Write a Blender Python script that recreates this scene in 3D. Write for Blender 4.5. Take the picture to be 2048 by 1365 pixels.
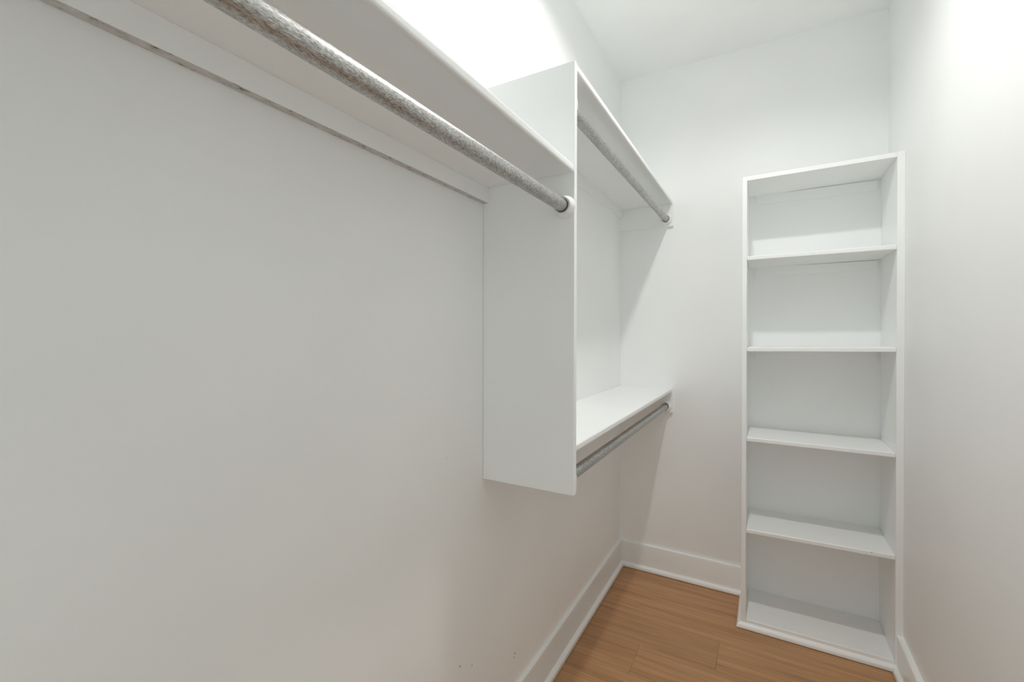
import bpy, bmesh, math, random
from mathutils import Matrix, Vector

# ------------------------------------------------------------------ clear
for o in list(bpy.data.objects):
    bpy.data.objects.remove(o, do_unlink=True)
scene = bpy.context.scene
COL = scene.collection

# ------------------------------------------------------------------ room measures (metres)
# x: from the left wall to the right, y: 0 at the back wall, towards the viewer negative, z: up
W, H, YF = 1.190, 2.745, -3.7
T = 0.019                       # board thickness
D = 0.2848                      # shelf depth
YP = -1.430                     # viewer-side face of the hanging divider panel

# ------------------------------------------------------------------ camera
yaw, pitch, roll = 0.5154, -0.0031, 0.0022
cy_, sy_ = math.cos(yaw), math.sin(yaw)
right0 = Vector((cy_, sy_, 0)); fwd0 = Vector((-sy_, cy_, 0)); up0 = Vector((0, 0, 1))
fwd = fwd0 * math.cos(pitch) + up0 * math.sin(pitch)
up1 = -fwd0 * math.sin(pitch) + up0 * math.cos(pitch)
rgt = right0 * math.cos(roll) + up1 * math.sin(roll)
up = -right0 * math.sin(roll) + up1 * math.cos(roll)
camd = bpy.data.cameras.new('camera')
cam = bpy.data.objects.new('camera', camd); COL.objects.link(cam)
m = Matrix.Identity(4)
for i in range(3):
    m[i][0], m[i][1], m[i][2] = rgt[i], up[i], -fwd[i]
m.translation = Vector((0.7228, -2.5335, 1.3136))
cam.matrix_world = m
camd.sensor_width = 36.0
camd.sensor_fit = 'HORIZONTAL'
camd.lens = 896.26 / 2048 * 36.0
camd.shift_y = (669.27 - 682.5) / 2048
camd.clip_start = 0.02
scene.camera = cam

# ------------------------------------------------------------------ world, exposure
world = bpy.data.worlds.new('world'); scene.world = world
world.use_nodes = True
world.node_tree.nodes['Background'].inputs[0].default_value = (0.87, 0.98, 1.0, 1)
world.node_tree.nodes['Background'].inputs[1].default_value = 1.45  # even cool fill, added to come in through the doorway
LAMP_STRENGTH = 730.0
LAMP_COLOR = (1.0, 0.978, 0.955, 1)
scene.view_settings.view_transform = 'Standard'
scene.view_settings.look = 'None'
scene.view_settings.exposure = 0.22
scene.view_settings.gamma = 1.0
scene.view_settings.use_curve_mapping = False
try:
    scene.cycles.max_bounces = 12
    scene.cycles.diffuse_bounces = 10
    scene.cycles.glossy_bounces = 6
    scene.cycles.caustics_reflective = False
    scene.cycles.sample_clamp_indirect = 6.0
except Exception:
    pass

# ------------------------------------------------------------------ material helpers
def new_mat(name, color, rough, metal=0.0, spec=0.5):
    mt = bpy.data.materials.new(name); mt.use_nodes = True
    nt = mt.node_tree; b = nt.nodes['Principled BSDF']
    b.inputs['Base Color'].default_value = (*color, 1)
    b.inputs['Roughness'].default_value = rough
    b.inputs['Metallic'].default_value = metal
    b.inputs['Specular IOR Level'].default_value = spec
    return mt, nt, b

def nd(nt, typ, **kw):
    n = nt.nodes.new(typ)
    for k, v in kw.items():
        setattr(n, k, v)
    return n

def coords(nt, scale=(1, 1, 1), kind='Object'):
    tc = nd(nt, 'ShaderNodeTexCoord')
    mp = nd(nt, 'ShaderNodeMapping')
    mp.inputs['Scale'].default_value = scale
    nt.links.new(tc.outputs[kind], mp.inputs['Vector'])
    return mp.outputs['Vector']

def noise(nt, vec, scale, detail=4, rough=0.5):
    n = nd(nt, 'ShaderNodeTexNoise')
    n.inputs['Scale'].default_value = scale
    n.inputs['Detail'].default_value = detail
    n.inputs['Roughness'].default_value = rough
    nt.links.new(vec, n.inputs['Vector'])
    return n.outputs['Fac']

def ramp(nt, fac, stops):
    r = nd(nt, 'ShaderNodeValToRGB')
    el = r.color_ramp.elements
    while len(el) < len(stops):
        el.new(0.5)
    for e, (p, c) in zip(el, stops):
        e.position = p; e.color = (*c, 1)
    nt.links.new(fac, r.inputs['Fac'])
    return r.outputs['Color']

def bump(nt, b, fac, strength, dist):
    bp = nd(nt, 'ShaderNodeBump')
    bp.inputs['Strength'].default_value = strength
    bp.inputs['Distance'].default_value = dist
    nt.links.new(fac, bp.inputs['Height'])
    nt.links.new(bp.outputs['Normal'], b.inputs['Normal'])

def add_spots(nt, b, base_socket, spots, dark=(0.06, 0.055, 0.05)):
    """little scuffs and nail holes: object-space centre, radius, opacity"""
    tc = nd(nt, 'ShaderNodeTexCoord')
    cur = base_socket
    wob = nd(nt, 'ShaderNodeTexNoise'); wob.inputs['Scale'].default_value = 350
    nt.links.new(tc.outputs['Object'], wob.inputs['Vector'])
    for c, r, a in spots:
        ds = nd(nt, 'ShaderNodeVectorMath', operation='DISTANCE')
        nt.links.new(tc.outputs['Object'], ds.inputs[0]); ds.inputs[1].default_value = c
        ad = nd(nt, 'ShaderNodeMath', operation='MULTIPLY_ADD')
        nt.links.new(wob.outputs['Fac'], ad.inputs[0]); ad.inputs[1].default_value = r * 1.4
        nt.links.new(ds.outputs['Value'], ad.inputs[2])
        mr = nd(nt, 'ShaderNodeMapRange')
        mr.inputs['From Min'].default_value = r * 1.2; mr.inputs['From Max'].default_value = r * 1.75
        mr.inputs['To Min'].default_value = a; mr.inputs['To Max'].default_value = 0.0
        nt.links.new(ad.outputs[0], mr.inputs['Value'])
        mx = nd(nt, 'ShaderNodeMix', data_type='RGBA')
        nt.links.new(mr.outputs['Result'], mx.inputs['Factor'])
        nt.links.new(cur, mx.inputs[6]); mx.inputs[7].default_value = (*dark, 1)
        cur = mx.outputs[2]
    nt.links.new(cur, b.inputs['Base Color'])

def paint(name, color, rough, tex=700.0, strength=0.12, var=0.015, spots=()):
    mt, nt, b = new_mat(name, color, rough)
    v = coords(nt)
    lo = tuple(c * (1 - var) for c in color); hi = tuple(min(1, c * (1 + var)) for c in color)
    col = ramp(nt, noise(nt, v, 3.0, 1), [(0.3, lo), (0.7, hi)])
    if spots:
        add_spots(nt, b, col, spots)
    else:
        nt.links.new(col, b.inputs['Base Color'])
    if strength > 0.2:
        bump(nt, b, noise(nt, v, tex, 3, 0.6), strength, 0.0006)
    return mt

WALLC = (0.901, 0.914, 0.911)
M = {}
M['wall'] = paint('wall_paint', WALLC, 0.55)
M['wall_scuffed'] = paint('wall_paint_scuffed', WALLC, 0.55, spots=[
    ((0.0, -1.541, 0.403), 0.0045, 0.55), ((0.0, -1.484, 0.369), 0.004, 0.35),
    ((0.0, -1.233, 0.247), 0.0035, 0.95), ((0.0, -1.240, 0.238), 0.003, 0.95),
    ((0.0, -0.874, 0.228), 0.005, 0.25), ((0.0, -1.60, 0.985), 0.004, 0.1)])
M['ceiling'] = paint('ceiling_paint', (0.904, 0.917, 0.914), 0.8)
M['trim'] = paint('trim_paint', (0.93, 0.94, 0.935), 0.32, tex=220, strength=0.05)
M['shelf'] = paint('shelf_paint', (0.902, 0.915, 0.912), 0.36, tex=300, strength=0.08)
M['shelf_holed'] = paint('shelf_paint_nail_hole', (0.902, 0.915, 0.912), 0.36, tex=300, strength=0.08,
                         spots=[((0.185, -0.141, -0.001), 0.0022, 1.0)])
M['plastic'], _, _ = new_mat('white_plastic', (0.86, 0.86, 0.86), 0.28)

# rough, unpainted lower edge of the wall cleats
mt, nt, b = new_mat('raw_cleat_edge', (0.5, 0.47, 0.42), 0.8)
v = coords(nt, (1, 0.35, 1))
nt.links.new(ramp(nt, noise(nt, v, 160, 5, 0.7), [(0.33, (0.16, 0.15, 0.135)), (0.43, (0.56, 0.545, 0.52)), (0.7, (0.70, 0.69, 0.67))]), b.inputs['Base Color'])
bump(nt, b, noise(nt, v, 300, 4), 0.5, 0.002)
M['raw'] = mt

# galvanised steel tube with a dull mottled skin, streaked along the tube (local y)
mt, nt, b = new_mat('galvanised_steel', (0.5, 0.5, 0.48), 0.42, 0.9)
v = coords(nt, (1, 0.28, 1))
f1 = noise(nt, v, 560, 5, 0.68)
col = ramp(nt, f1, [(0.30, (0.19, 0.187, 0.178)), (0.47, (0.47, 0.467, 0.455)), (0.64, (0.74, 0.738, 0.73))])
big = ramp(nt, noise(nt, coords(nt, (1, 0.5, 1)), 45, 3), [(0.3, (0.84, 0.835, 0.82)), (0.7, (1, 1, 1))])
mx = nd(nt, 'ShaderNodeMix', data_type='RGBA', blend_type='MULTIPLY'); mx.inputs['Factor'].default_value = 1.0
nt.links.new(col, mx.inputs[6]); nt.links.new(big, mx.inputs[7])
nt.links.new(mx.outputs[2], b.inputs['Base Color'])
rr = nd(nt, 'ShaderNodeMapRange'); rr.inputs['To Min'].default_value = 0.50; rr.inputs['To Max'].default_value = 0.36
nt.links.new(f1, rr.inputs['Value']); nt.links.new(rr.outputs['Result'], b.inputs['Roughness'])
bump(nt, b, f1, 0.30, 0.0006)
M['steel'] = mt

# laminate floor boards, grain along x
mt, nt, b = new_mat('wood_laminate', (0.36, 0.18, 0.085), 0.42)
tc = nd(nt, 'ShaderNodeTexCoord'); oi = nd(nt, 'ShaderNodeObjectInfo')
sc = nd(nt, 'ShaderNodeVectorMath', operation='SCALE'); sc.inputs[0].default_value = (37, 53, 11)
nt.links.new(oi.outputs['Random'], sc.inputs['Scale'])
ad = nd(nt, 'ShaderNodeVectorMath', operation='ADD')
nt.links.new(tc.outputs['Object'], ad.inputs[0]); nt.links.new(sc.outputs[0], ad.inputs[1])
def stretched(s):
    mp = nd(nt, 'ShaderNodeMapping'); mp.inputs['Scale'].default_value = s
    nt.links.new(ad.outputs[0], mp.inputs['Vector']); return mp.outputs['Vector']
fine = noise(nt, stretched((3.0, 120, 1)), 1.0, 4, 0.6)
broad = noise(nt, stretched((1.6, 26, 1)), 1.0, 3, 0.5)
colA = ramp(nt, fine, [(0.25, (0.375, 0.190, 0.085)), (0.5, (0.485, 0.262, 0.124)), (0.75, (0.575, 0.330, 0.168))])
colB = ramp(nt, broad, [(0.30, (0.80, 0.76, 0.72)), (0.5, (1, 1, 1)), (0.72, (1.08, 1.08, 1.08))])
mx = nd(nt, 'ShaderNodeMix', data_type='RGBA', blend_type='MULTIPLY'); mx.inputs['Factor'].default_value = 1.0
nt.links.new(colA, mx.inputs[6]); nt.links.new(colB, mx.inputs[7])
tone = nd(nt, 'ShaderNodeMapRange'); tone.inputs['To Min'].default_value = 0.93; tone.inputs['To Max'].default_value = 1.07
nt.links.new(oi.outputs['Random'], tone.inputs['Value'])
hs = nd(nt, 'ShaderNodeHueSaturation')
nt.links.new(tone.outputs['Result'], hs.inputs['Value']); nt.links.new(mx.outputs[2], hs.inputs['Color'])
nt.links.new(hs.outputs['Color'], b.inputs['Base Color'])
bump(nt, b, fine, 0.10, 0.0005)
M['wood'] = mt
M['dark'], _, _ = new_mat('dark_underlay', (0.035, 0.025, 0.018), 0.9)
M['black'], _, _ = new_mat('dark_recess', (0.02, 0.02, 0.02), 0.8)
M['nickel'], _, _ = new_mat('brushed_nickel', (0.6, 0.58, 0.54), 0.3, 1.0)

mt, nt, b = new_mat('lit_opal_glass', (0.9, 0.9, 0.88), 0.4)
b.inputs['Emission Color'].default_value = LAMP_COLOR
b.inputs['Emission Strength'].default_value = LAMP_STRENGTH
M['lamp'] = mt

# ------------------------------------------------------------------ mesh helpers
def link(name, bm, mats, parent=None, loc=(0, 0, 0), smooth=False):
    me = bpy.data.meshes.new(name)
    bmesh.ops.recalc_face_normals(bm, faces=bm.faces)
    bm.to_mesh(me); bm.free()
    if not isinstance(mats, (list, tuple)):
        mats = [mats]
    for mm in mats:
        me.materials.append(M[mm])
    if smooth:
        for p in me.polygons:
            p.use_smooth = True
    o = bpy.data.objects.new(name, me); COL.objects.link(o)
    o.location = loc
    if parent is not None:
        o.parent = parent
    return o

def hexa(bm, pts, bev=0.0, seg=2):
    """eight corners: bottom ring of 4, then top ring of 4"""
    vs = [bm.verts.new(p) for p in pts]
    fs = []
    for f in ((0, 3, 2, 1), (4, 5, 6, 7), (0, 1, 5, 4), (1, 2, 6, 5), (2, 3, 7, 6), (3, 0, 4, 7)):
        fs.append(bm.faces.new([vs[i] for i in f]))
    if bev > 0:
        ed = set(e for f in fs for e in f.edges)
        bmesh.ops.bevel(bm, geom=list(ed), offset=bev, segments=seg, affect='EDGES', profile=0.6)
    return bm

def box(x0, x1, y0, y1, z0, z1, bev=0.0, seg=2, bm=None):
    bm = bm or bmesh.new()
    return hexa(bm, [(x0, y0, z0), (x1, y0, z0), (x1, y1, z0), (x0, y1, z0),
                     (x0, y0, z1), (x1, y0, z1), (x1, y1, z1), (x0, y1, z1)], bev, seg)

def boxo(name, x0, x1, y0, y1, z0, z1, mat, parent=None, bev=0.0, seg=2):
    """a board as one object with its origin at its own centre; parents sit at a plain location"""
    cx, cy, cz = (x0 + x1) / 2, (y0 + y1) / 2, (z0 + z1) / 2
    bm = box(x0 - cx, x1 - cx, y0 - cy, y1 - cy, z0 - cz, z1 - cz, bev, seg)
    p = parent.location if parent is not None else Vector((0, 0, 0))
    g = parent.parent.location if parent is not None and parent.parent is not None else Vector((0, 0, 0))
    return link(name, bm, mat, parent, Vector((cx, cy, cz)) - p - g)

def sweep(bm, prof, fa, fb):
    """a moulding: closed profile of (offset, height), fa/fb place a profile point at either end (mitres)"""
    a = [bm.verts.new(fa(o, h)) for o, h in prof]
    c = [bm.verts.new(fb(o, h)) for o, h in prof]
    n = len(prof)
    for i in range(n):
        j = (i + 1) % n
        bm.faces.new((a[i], a[j], c[j], c[i]))
    bm.faces.new(list(reversed(a))); bm.faces.new(c)
    return bm

def lathe(bm, prof, seg=40, close=True):
    """profile of (radius, y) about the local y axis"""
    rings = []
    for r, y in prof:
        if r < 1e-6:
            rings.append([bm.verts.new((0, y, 0))])
        else:
            rings.append([bm.verts.new((r * math.cos(2 * math.pi * k / seg), y, r * math.sin(2 * math.pi * k / seg))) for k in range(seg)])
    for a, c in zip(rings, rings[1:]):
        for k in range(seg):
            j = (k + 1) % seg
            if len(a) == 1 and len(c) == 1:
                continue
            if len(a) == 1:
                bm.faces.new((a[0], c[j], c[k]))
            elif len(c) == 1:
                bm.faces.new((a[k], a[j], c[0]))
            else:
                bm.faces.new((a[k], a[j], c[j], c[k]))
    return bm

def smooth_by_angle(o, deg=35):
    me = o.data
    for p in me.polygons:
        p.use_smooth = True
    try:
        me.set_sharp_from_angle(angle=math.radians(deg))
    except Exception:
        pass
    return o

def empty(name, loc, label=None, cat=None, group=None):
    o = bpy.data.objects.new(name, None); COL.objects.link(o)
    o.location = loc; o.empty_display_size = 0.1
    if label:
        o['label'] = label; o['category'] = cat
    if group:
        o['group'] = group
    return o

def struct(o, label=None, cat=None):
    o['kind'] = 'structure'
    if label:
        o['label'] = label; o['category'] = cat
    return o

# ------------------------------------------------------------------ the room
WT = 0.1
struct(boxo('wall_left', -WT, 0, YF - WT, WT, -0.1, H + 0.1, 'wall'), 'long off-white left wall carrying the hanging shelves', 'wall')
wl = bpy.data.objects['wall_left']
# keep the scuffs at room coordinates: give this wall its own origin at the room corner
wl.data.transform(Matrix.Translation(wl.location)); wl.location = (0, 0, 0)
wl.data.materials[0] = M['wall_scuffed']
struct(boxo('wall_back', 0, W, 0, WT, -0.1, H + 0.1, 'wall'), 'off-white end wall behind the tall bookcase', 'wall')
struct(boxo('wall_right', W, W + WT, YF - WT, WT, -0.1, H + 0.1, 'wall'), 'bare off-white right wall beside the bookcase', 'wall')
struct(boxo('ceiling', 0, W, YF, 0, H, H + 0.1, 'ceiling'), 'flat white ceiling above the closet', 'ceiling')

# wall behind the viewer; unseen doorway added and sized to let in fill light
DX0, DX1, DZ = 0.36, 0.97, 2.04
bm = box(0, DX0, YF - WT, YF, -0.1, H + 0.1)
box(DX1, W, YF - WT, YF, -0.1, H + 0.1, bm=bm)
box(DX0, DX1, YF - WT, YF, DZ, H + 0.1, bm=bm)
struct(link('wall_front', bm, 'wall'), 'off-white wall with an unseen doorway added for fill light', 'wall')
for i, (a0, a1, c0, c1) in enumerate(((DX0 - 0.06, DX0 + 0.004, 0.0, DZ + 0.056), (DX1 - 0.004, DX1 + 0.06, 0.0, DZ + 0.056), (DX0 + 0.004, DX1 - 0.004, DZ - 0.004, DZ + 0.056))):
    struct(boxo('trim_%d' % (i + 1), a0, a1, YF, YF + 0.014, c0, c1, 'trim', bev=0.003), 'white door casing board around the added, unseen doorway', 'trim')

# floor: dark underlay carrying the laminate boards
fl = struct(boxo('floor', 0, W, YF - WT, 0, -0.1, -0.0115, 'dark'), 'brown laminate floor with the boards laid across the closet', 'floor')
random.seed(4)
rows = []
y = -0.054
PW = 0.190
ys = [0.0 - 0.0, -0.054]
while ys[-1] > YF - WT:
    ys.append(max(ys[-1] - PW, YF - WT))
joints = {1: 0.93, 2: None, 3: 0.556, 4: 0.266, 5: None, 6: 0.80}
def plank(x0, x1, y0, y1):
    g = 0.0002
    cx, cyy = (x0 + x1) / 2, (y0 + y1) / 2
    hx, hy = (x1 - x0) / 2 - g, (y1 - y0) / 2 - g
    ch = 0.0005
    bm = bmesh.new()
    lo = [bm.verts.new(p) for p in ((-hx, -hy, -0.0115), (hx, -hy, -0.0115), (hx, hy, -0.0115), (-hx, hy, -0.0115))]
    md = [bm.verts.new(p) for p in ((-hx, -hy, -ch), (hx, -hy, -ch), (hx, hy, -ch), (-hx, hy, -ch))]
    tp = [bm.verts.new(p) for p in ((-hx + ch, -hy + ch, 0), (hx - ch, -hy + ch, 0), (hx - ch, hy - ch, 0), (-hx + ch, hy - ch, 0))]
    bm.faces.new(tp); bm.faces.new(list(reversed(lo)))
    for i in range(4):
        j = (i + 1) % 4
        bm.faces.new((lo[i], lo[j], md[j], md[i])); bm.faces.new((md[i], md[j], tp[j], tp[i]))
    link('plank', bm, 'wood', fl, Vector((cx, cyy, 0)) - fl.location)
for i in range(len(ys) - 1):
    y1, y0 = ys[i], ys[i + 1]
    if y1 - y0 < 0.02:
        continue
    j = joints.get(i, random.uniform(0.15, 1.05) if i > 6 else None)
    if j:
        plank(0, j, y0, y1); plank(j, W, y0, y1)
    else:
        plank(0, W, y0, y1)

# baseboards with quarter-round shoe moulding, mitred in the corners
BH = 0.1396
TB, TBR, QR = 0.014, 0.020, 0.0175
def bprof(t):
    return [(0, 0.0), (t, 0.0), (t, BH - 0.004), (t - 0.001, BH - 0.0012), (t - 0.004, BH), (0, BH)]
def qprof(t, gap=0.0032, r=QR, n=7):
    pts = [(t, gap), (t + r, gap)]
    for i in range(1, n + 1):
        a = math.pi / 2 * i / n
        pts.append((t + r * math.cos(a), gap + 0.002 + (r + 0.001) * math.sin(a)))
    return pts
BXL = 0.6295                     # left face of the bookcase
BD = 0.282                       # bookcase depth
def moulding(name, prof, fa, fb, mat='trim', parent=None):
    o = link(name, sweep(bmesh.new(), prof, fa, fb), mat, parent)
    if parent is not None:
        o.location = -parent.location
    return smooth_by_angle(o, 50)
bl = struct(moulding('baseboard_left', bprof(TB), lambda o, h: (o, YF, h), lambda o, h: (o, -o, h)), 'tall flat white baseboard along the left wall', 'baseboard')
moulding('shoe_moulding', qprof(TB), lambda o, h: (o, YF, h), lambda o, h: (o, -o, h), parent=bl)
bb = struct(moulding('baseboard_back', bprof(TB), lambda o, h: (o, -o, h), lambda o, h: (BXL, -o, h)), 'tall flat white baseboard along the end wall', 'baseboard')
moulding('shoe_moulding', qprof(TB), lambda o, h: (o, -o, h), lambda o, h: (BXL, -o, h), parent=bb)
br = struct(moulding('baseboard_right', bprof(TBR), lambda o, h: (W - o, YF, h), lambda o, h: (W - o, -BD, h)), 'tall flat white baseboard along the right wall', 'baseboard')
moulding('shoe_moulding', qprof(TBR), lambda o, h: (W - o, YF, h), lambda o, h: (W - o, -BD - (o - TBR), h), parent=br)

# ------------------------------------------------------------------ long single-hang shelf
Z1 = 1.7355
sh = empty('hanging_shelf', (0, YP, Z1), 'long white hanging shelf on the left wall, ending at the tall divider panel', 'shelf')
T1 = 0.0205
SY0 = YF + 0.016
boxo('shelf_board', 0.0, D, SY0, YP, Z1, Z1 + T1, 'shelf', sh, bev=0.0075, seg=4)
cl = boxo('wall_cleat', 0.0, T, SY0, YP, Z1 - 0.0435, Z1, ['shelf', 'raw'], sh, bev=0.0012)
for p in cl.data.polygons:
    if p.normal.z < -0.9:
        p.material_index = 1

# ------------------------------------------------------------------ double-hang unit: divider panel, two shelves, cleats
ZU, ZL = 2.0100, 1.0163          # underside of the upper shelf, top of the lower shelf
un = empty('double_hang_unit', (0, YP, 0.885), 'white double hanging unit with tall divider panel and two shelves in the left corner', 'shelf unit')
boxo('divider_panel', 0.0007, D, YP, YP + T, 0.8850, 2.0290, 'shelf', un, bev=0.0016)
boxo('upper_shelf', 0.0, D, YP + T, 0.0, ZU, ZU + T, 'shelf', un, bev=0.006, seg=4)
boxo('lower_shelf', 0.0, D, YP + T, 0.0, ZL - T, ZL, 'shelf', un, bev=0.006, seg=4)
boxo('wall_cleat', 0.0, T * 0.8, YP + T, -T, ZU - 0.045, ZU, 'shelf', un, bev=0.0012)
boxo('wall_cleat', 0.0, T * 0.8, YP + T, -T, ZL - T - 0.045, ZL - T, 'shelf', un, bev=0.0012)
boxo('end_cleat', 0.0, D + 0.004, -T, 0.0, 1.8903, ZU, 'shelf', un, bev=0.0014)
boxo('end_cleat', 0.0, D + 0.002, -T, 0.0, 0.8877, ZL - T, 'shelf', un, bev=0.0014)

# ------------------------------------------------------------------ rods in white cup sockets
RR = 0.0161
def socket(parent, y, sgn, yoff):
    bm = bmesh.new()
    prof = [(0.0, 0.0), (0.0285, 0.0), (0.0285, 0.0014), (0.0303, 0.0014), (0.0307, 0.0028), (0.0300, 0.0050), (0.0272, 0.0130),
            (0.0250, 0.0195), (0.0232, 0.0215), (0.0192, 0.0215), (0.0178, 0.0207), (0.0174, 0.0030), (0.0, 0.0030)]
    lathe(bm, [(r, sgn * a) for r, a in prof], 48)
    o = link('rod_socket', bm, 'plastic', parent, (0, y - yoff, 0))
    o['label'] = 'white plastic cup socket holding the rod end'
    return smooth_by_angle(o, 40)
def rod(label, x, z, ya, yb, za=None):
    """steel tube between the facing surfaces at ya (near) and yb (far)"""
    t = empty('closet_rod', (x, ya, z), label, 'closet rod', 'steel closet rods under the hanging shelves')
    bm = bmesh.new()
    L = yb - ya
    e = 0.005
    lathe(bm, [(0.0150, e), (RR - 0.0006, e), (RR, e + 0.0006), (RR, L - e - 0.0006), (RR - 0.0006, L - e), (0.0150, L - e), (0.0150, e)], 48)
    o = link('tube', bm, 'steel', t); smooth_by_angle(o, 40)
    socket(t, 0.0002, 1, 0.0); socket(t, L - 0.0002, -1, 0.0)
    return t
rod('galvanised steel rod hanging under the long single shelf', 0.2580, 1.6475, SY0, YP)
rod('galvanised steel rod under the upper shelf of the double hanging unit', 0.2545, 1.9275, YP + T, -T)
rod('galvanised steel rod under the lower shelf of the double hanging unit', 0.2540, 0.9200, YP + T, -T)
# the cleat on the door wall that carries the near end of the long rod
boxo('end_cleat', 0.0, D, YF, SY0, Z1 - 0.125, Z1 + T1, 'shelf', sh, bev=0.0012)

# ------------------------------------------------------------------ tall bookcase in the right corner
BXR = W
bc = empty('bookcase', (BXL, -BD, 0), 'tall narrow white built-in bookcase with open shelves in the right corner', 'bookcase')
TL, TR = 0.0190, 0.0250
ZT, ZTR = 2.0125, 2.0205
xi0, xi1 = BXL + TL, BXR - TR
def side(x0, x1, zt0, zt1):
    cx, cyy = (x0 + x1) / 2, -BD / 2
    bm = hexa(bmesh.new(), [(x0 - cx, -BD - cyy, 0), (x1 - cx, -BD - cyy, 0), (x1 - cx, 0 - cyy, 0), (x0 - cx, 0 - cyy, 0),
                            (x0 - cx, -BD - cyy, zt0), (x1 - cx, -BD - cyy, zt1), (x1 - cx, 0 - cyy, zt1), (x0 - cx, 0 - cyy, zt0)], 0.0022, 2)
    link('side_panel', bm, 'shelf', bc, Vector((cx, cyy, 0)) - bc.location)
side(BXL, BXL + TL, ZT, ZT)
side(BXR - TR, BXR, ZTR, ZTR)
def board(name, zl, zr, t=T, bev=0.004, mat='shelf', setback=0.0):
    """shelf between the sides, its top at zl on the left and zr on the right (hand fitted, not quite level)"""
    cx, cyy, cz = (xi0 + xi1) / 2, -BD / 2, (zl + zr) / 2
    y0 = -BD + setback - cyy; y1 = -cyy
    a, c = xi0 - cx, xi1 - cx
    bm = hexa(bmesh.new(), [(a, y0, zl - t - cz), (c, y0, zr - t - cz), (c, y1, zr - t - cz), (a, y1, zl - t - cz),
                            (a, y0, zl - cz), (c, y0, zr - cz), (c, y1, zr - cz), (a, y1, zl - cz)], bev, 3)
    return link(name, bm, mat, bc, Vector((cx, cyy, cz)) - bc.location)
levels = [(1.6575, 1.6611), (1.2513, 1.2605), (0.8513, 0.8493), (0.4419, 0.4502)]
board('top_panel', ZT - 0.0005, ZTR - 0.0005, bev=0.002)
for i, (a, c) in enumerate(levels):
    board('shelf', a, c, t=0.0185, mat='shelf_holed' if i == 3 else 'shelf')
board('bottom_shelf', 0.0385, 0.0400, t=0.0375, bev=0.004)
for zl, zr in ((ZT - T, ZTR - T), (levels[0][0] - T, levels[0][1] - T), (levels[1][0] - T, levels[1][1] - T)):
    zz = min(zl, zr) + 0.0
    boxo('back_cleat', xi0 + 0.03, xi1 - 0.012, -0.006, 0.0, zz - 0.043, zz + 0.002, 'shelf', bc, bev=0.002)
# quarter round along the foot
bq = moulding('shoe_moulding', qprof(0.0), lambda o, h: (BXL - o, -BD - o, h), lambda o, h: (W - TBR - o, -BD - o, h), parent=None)
bq.parent = bc; bq.location = -bc.location
bq2 = moulding('shoe_moulding', qprof(0.0), lambda o, h: (BXL - o, -TB - QR, h), lambda o, h: (BXL - o, -BD - o, h), parent=None)
bq2.parent = bc; bq2.location = -bc.location

# ------------------------------------------------------------------ the ceiling lamp (above the frame)
LX, LY = 0.594, -1.236
lp = empty('ceiling_light', (LX, LY, H), 'small round flush ceiling light with an opal diffuser disc', 'ceiling light')
def lathe_z(prof, seg=40):
    bm = lathe(bmesh.new(), prof, seg)
    bmesh.ops.rotate(bm, verts=bm.verts, cent=(0, 0, 0), matrix=Matrix.Rotation(math.radians(-90), 3, 'X'))
    return bm
o = link('base_plate', lathe_z([(0, 0), (0.0605, 0), (0.0630, 0.003), (0.0630, 0.0325), (0.0615, 0.0340), (0.0597, 0.0325), (0.0490, 0.0120), (0, 0.0120)]), 'plastic', lp); smooth_by_angle(o)  # deep rim shaped as a baffle, narrowing the beam on the upper walls
o = link('diffuser', lathe_z([(0.0375, 0.0122), (0.0360, 0.0128), (0, 0.0132)]), 'lamp', lp); smooth_by_angle(o, 60)
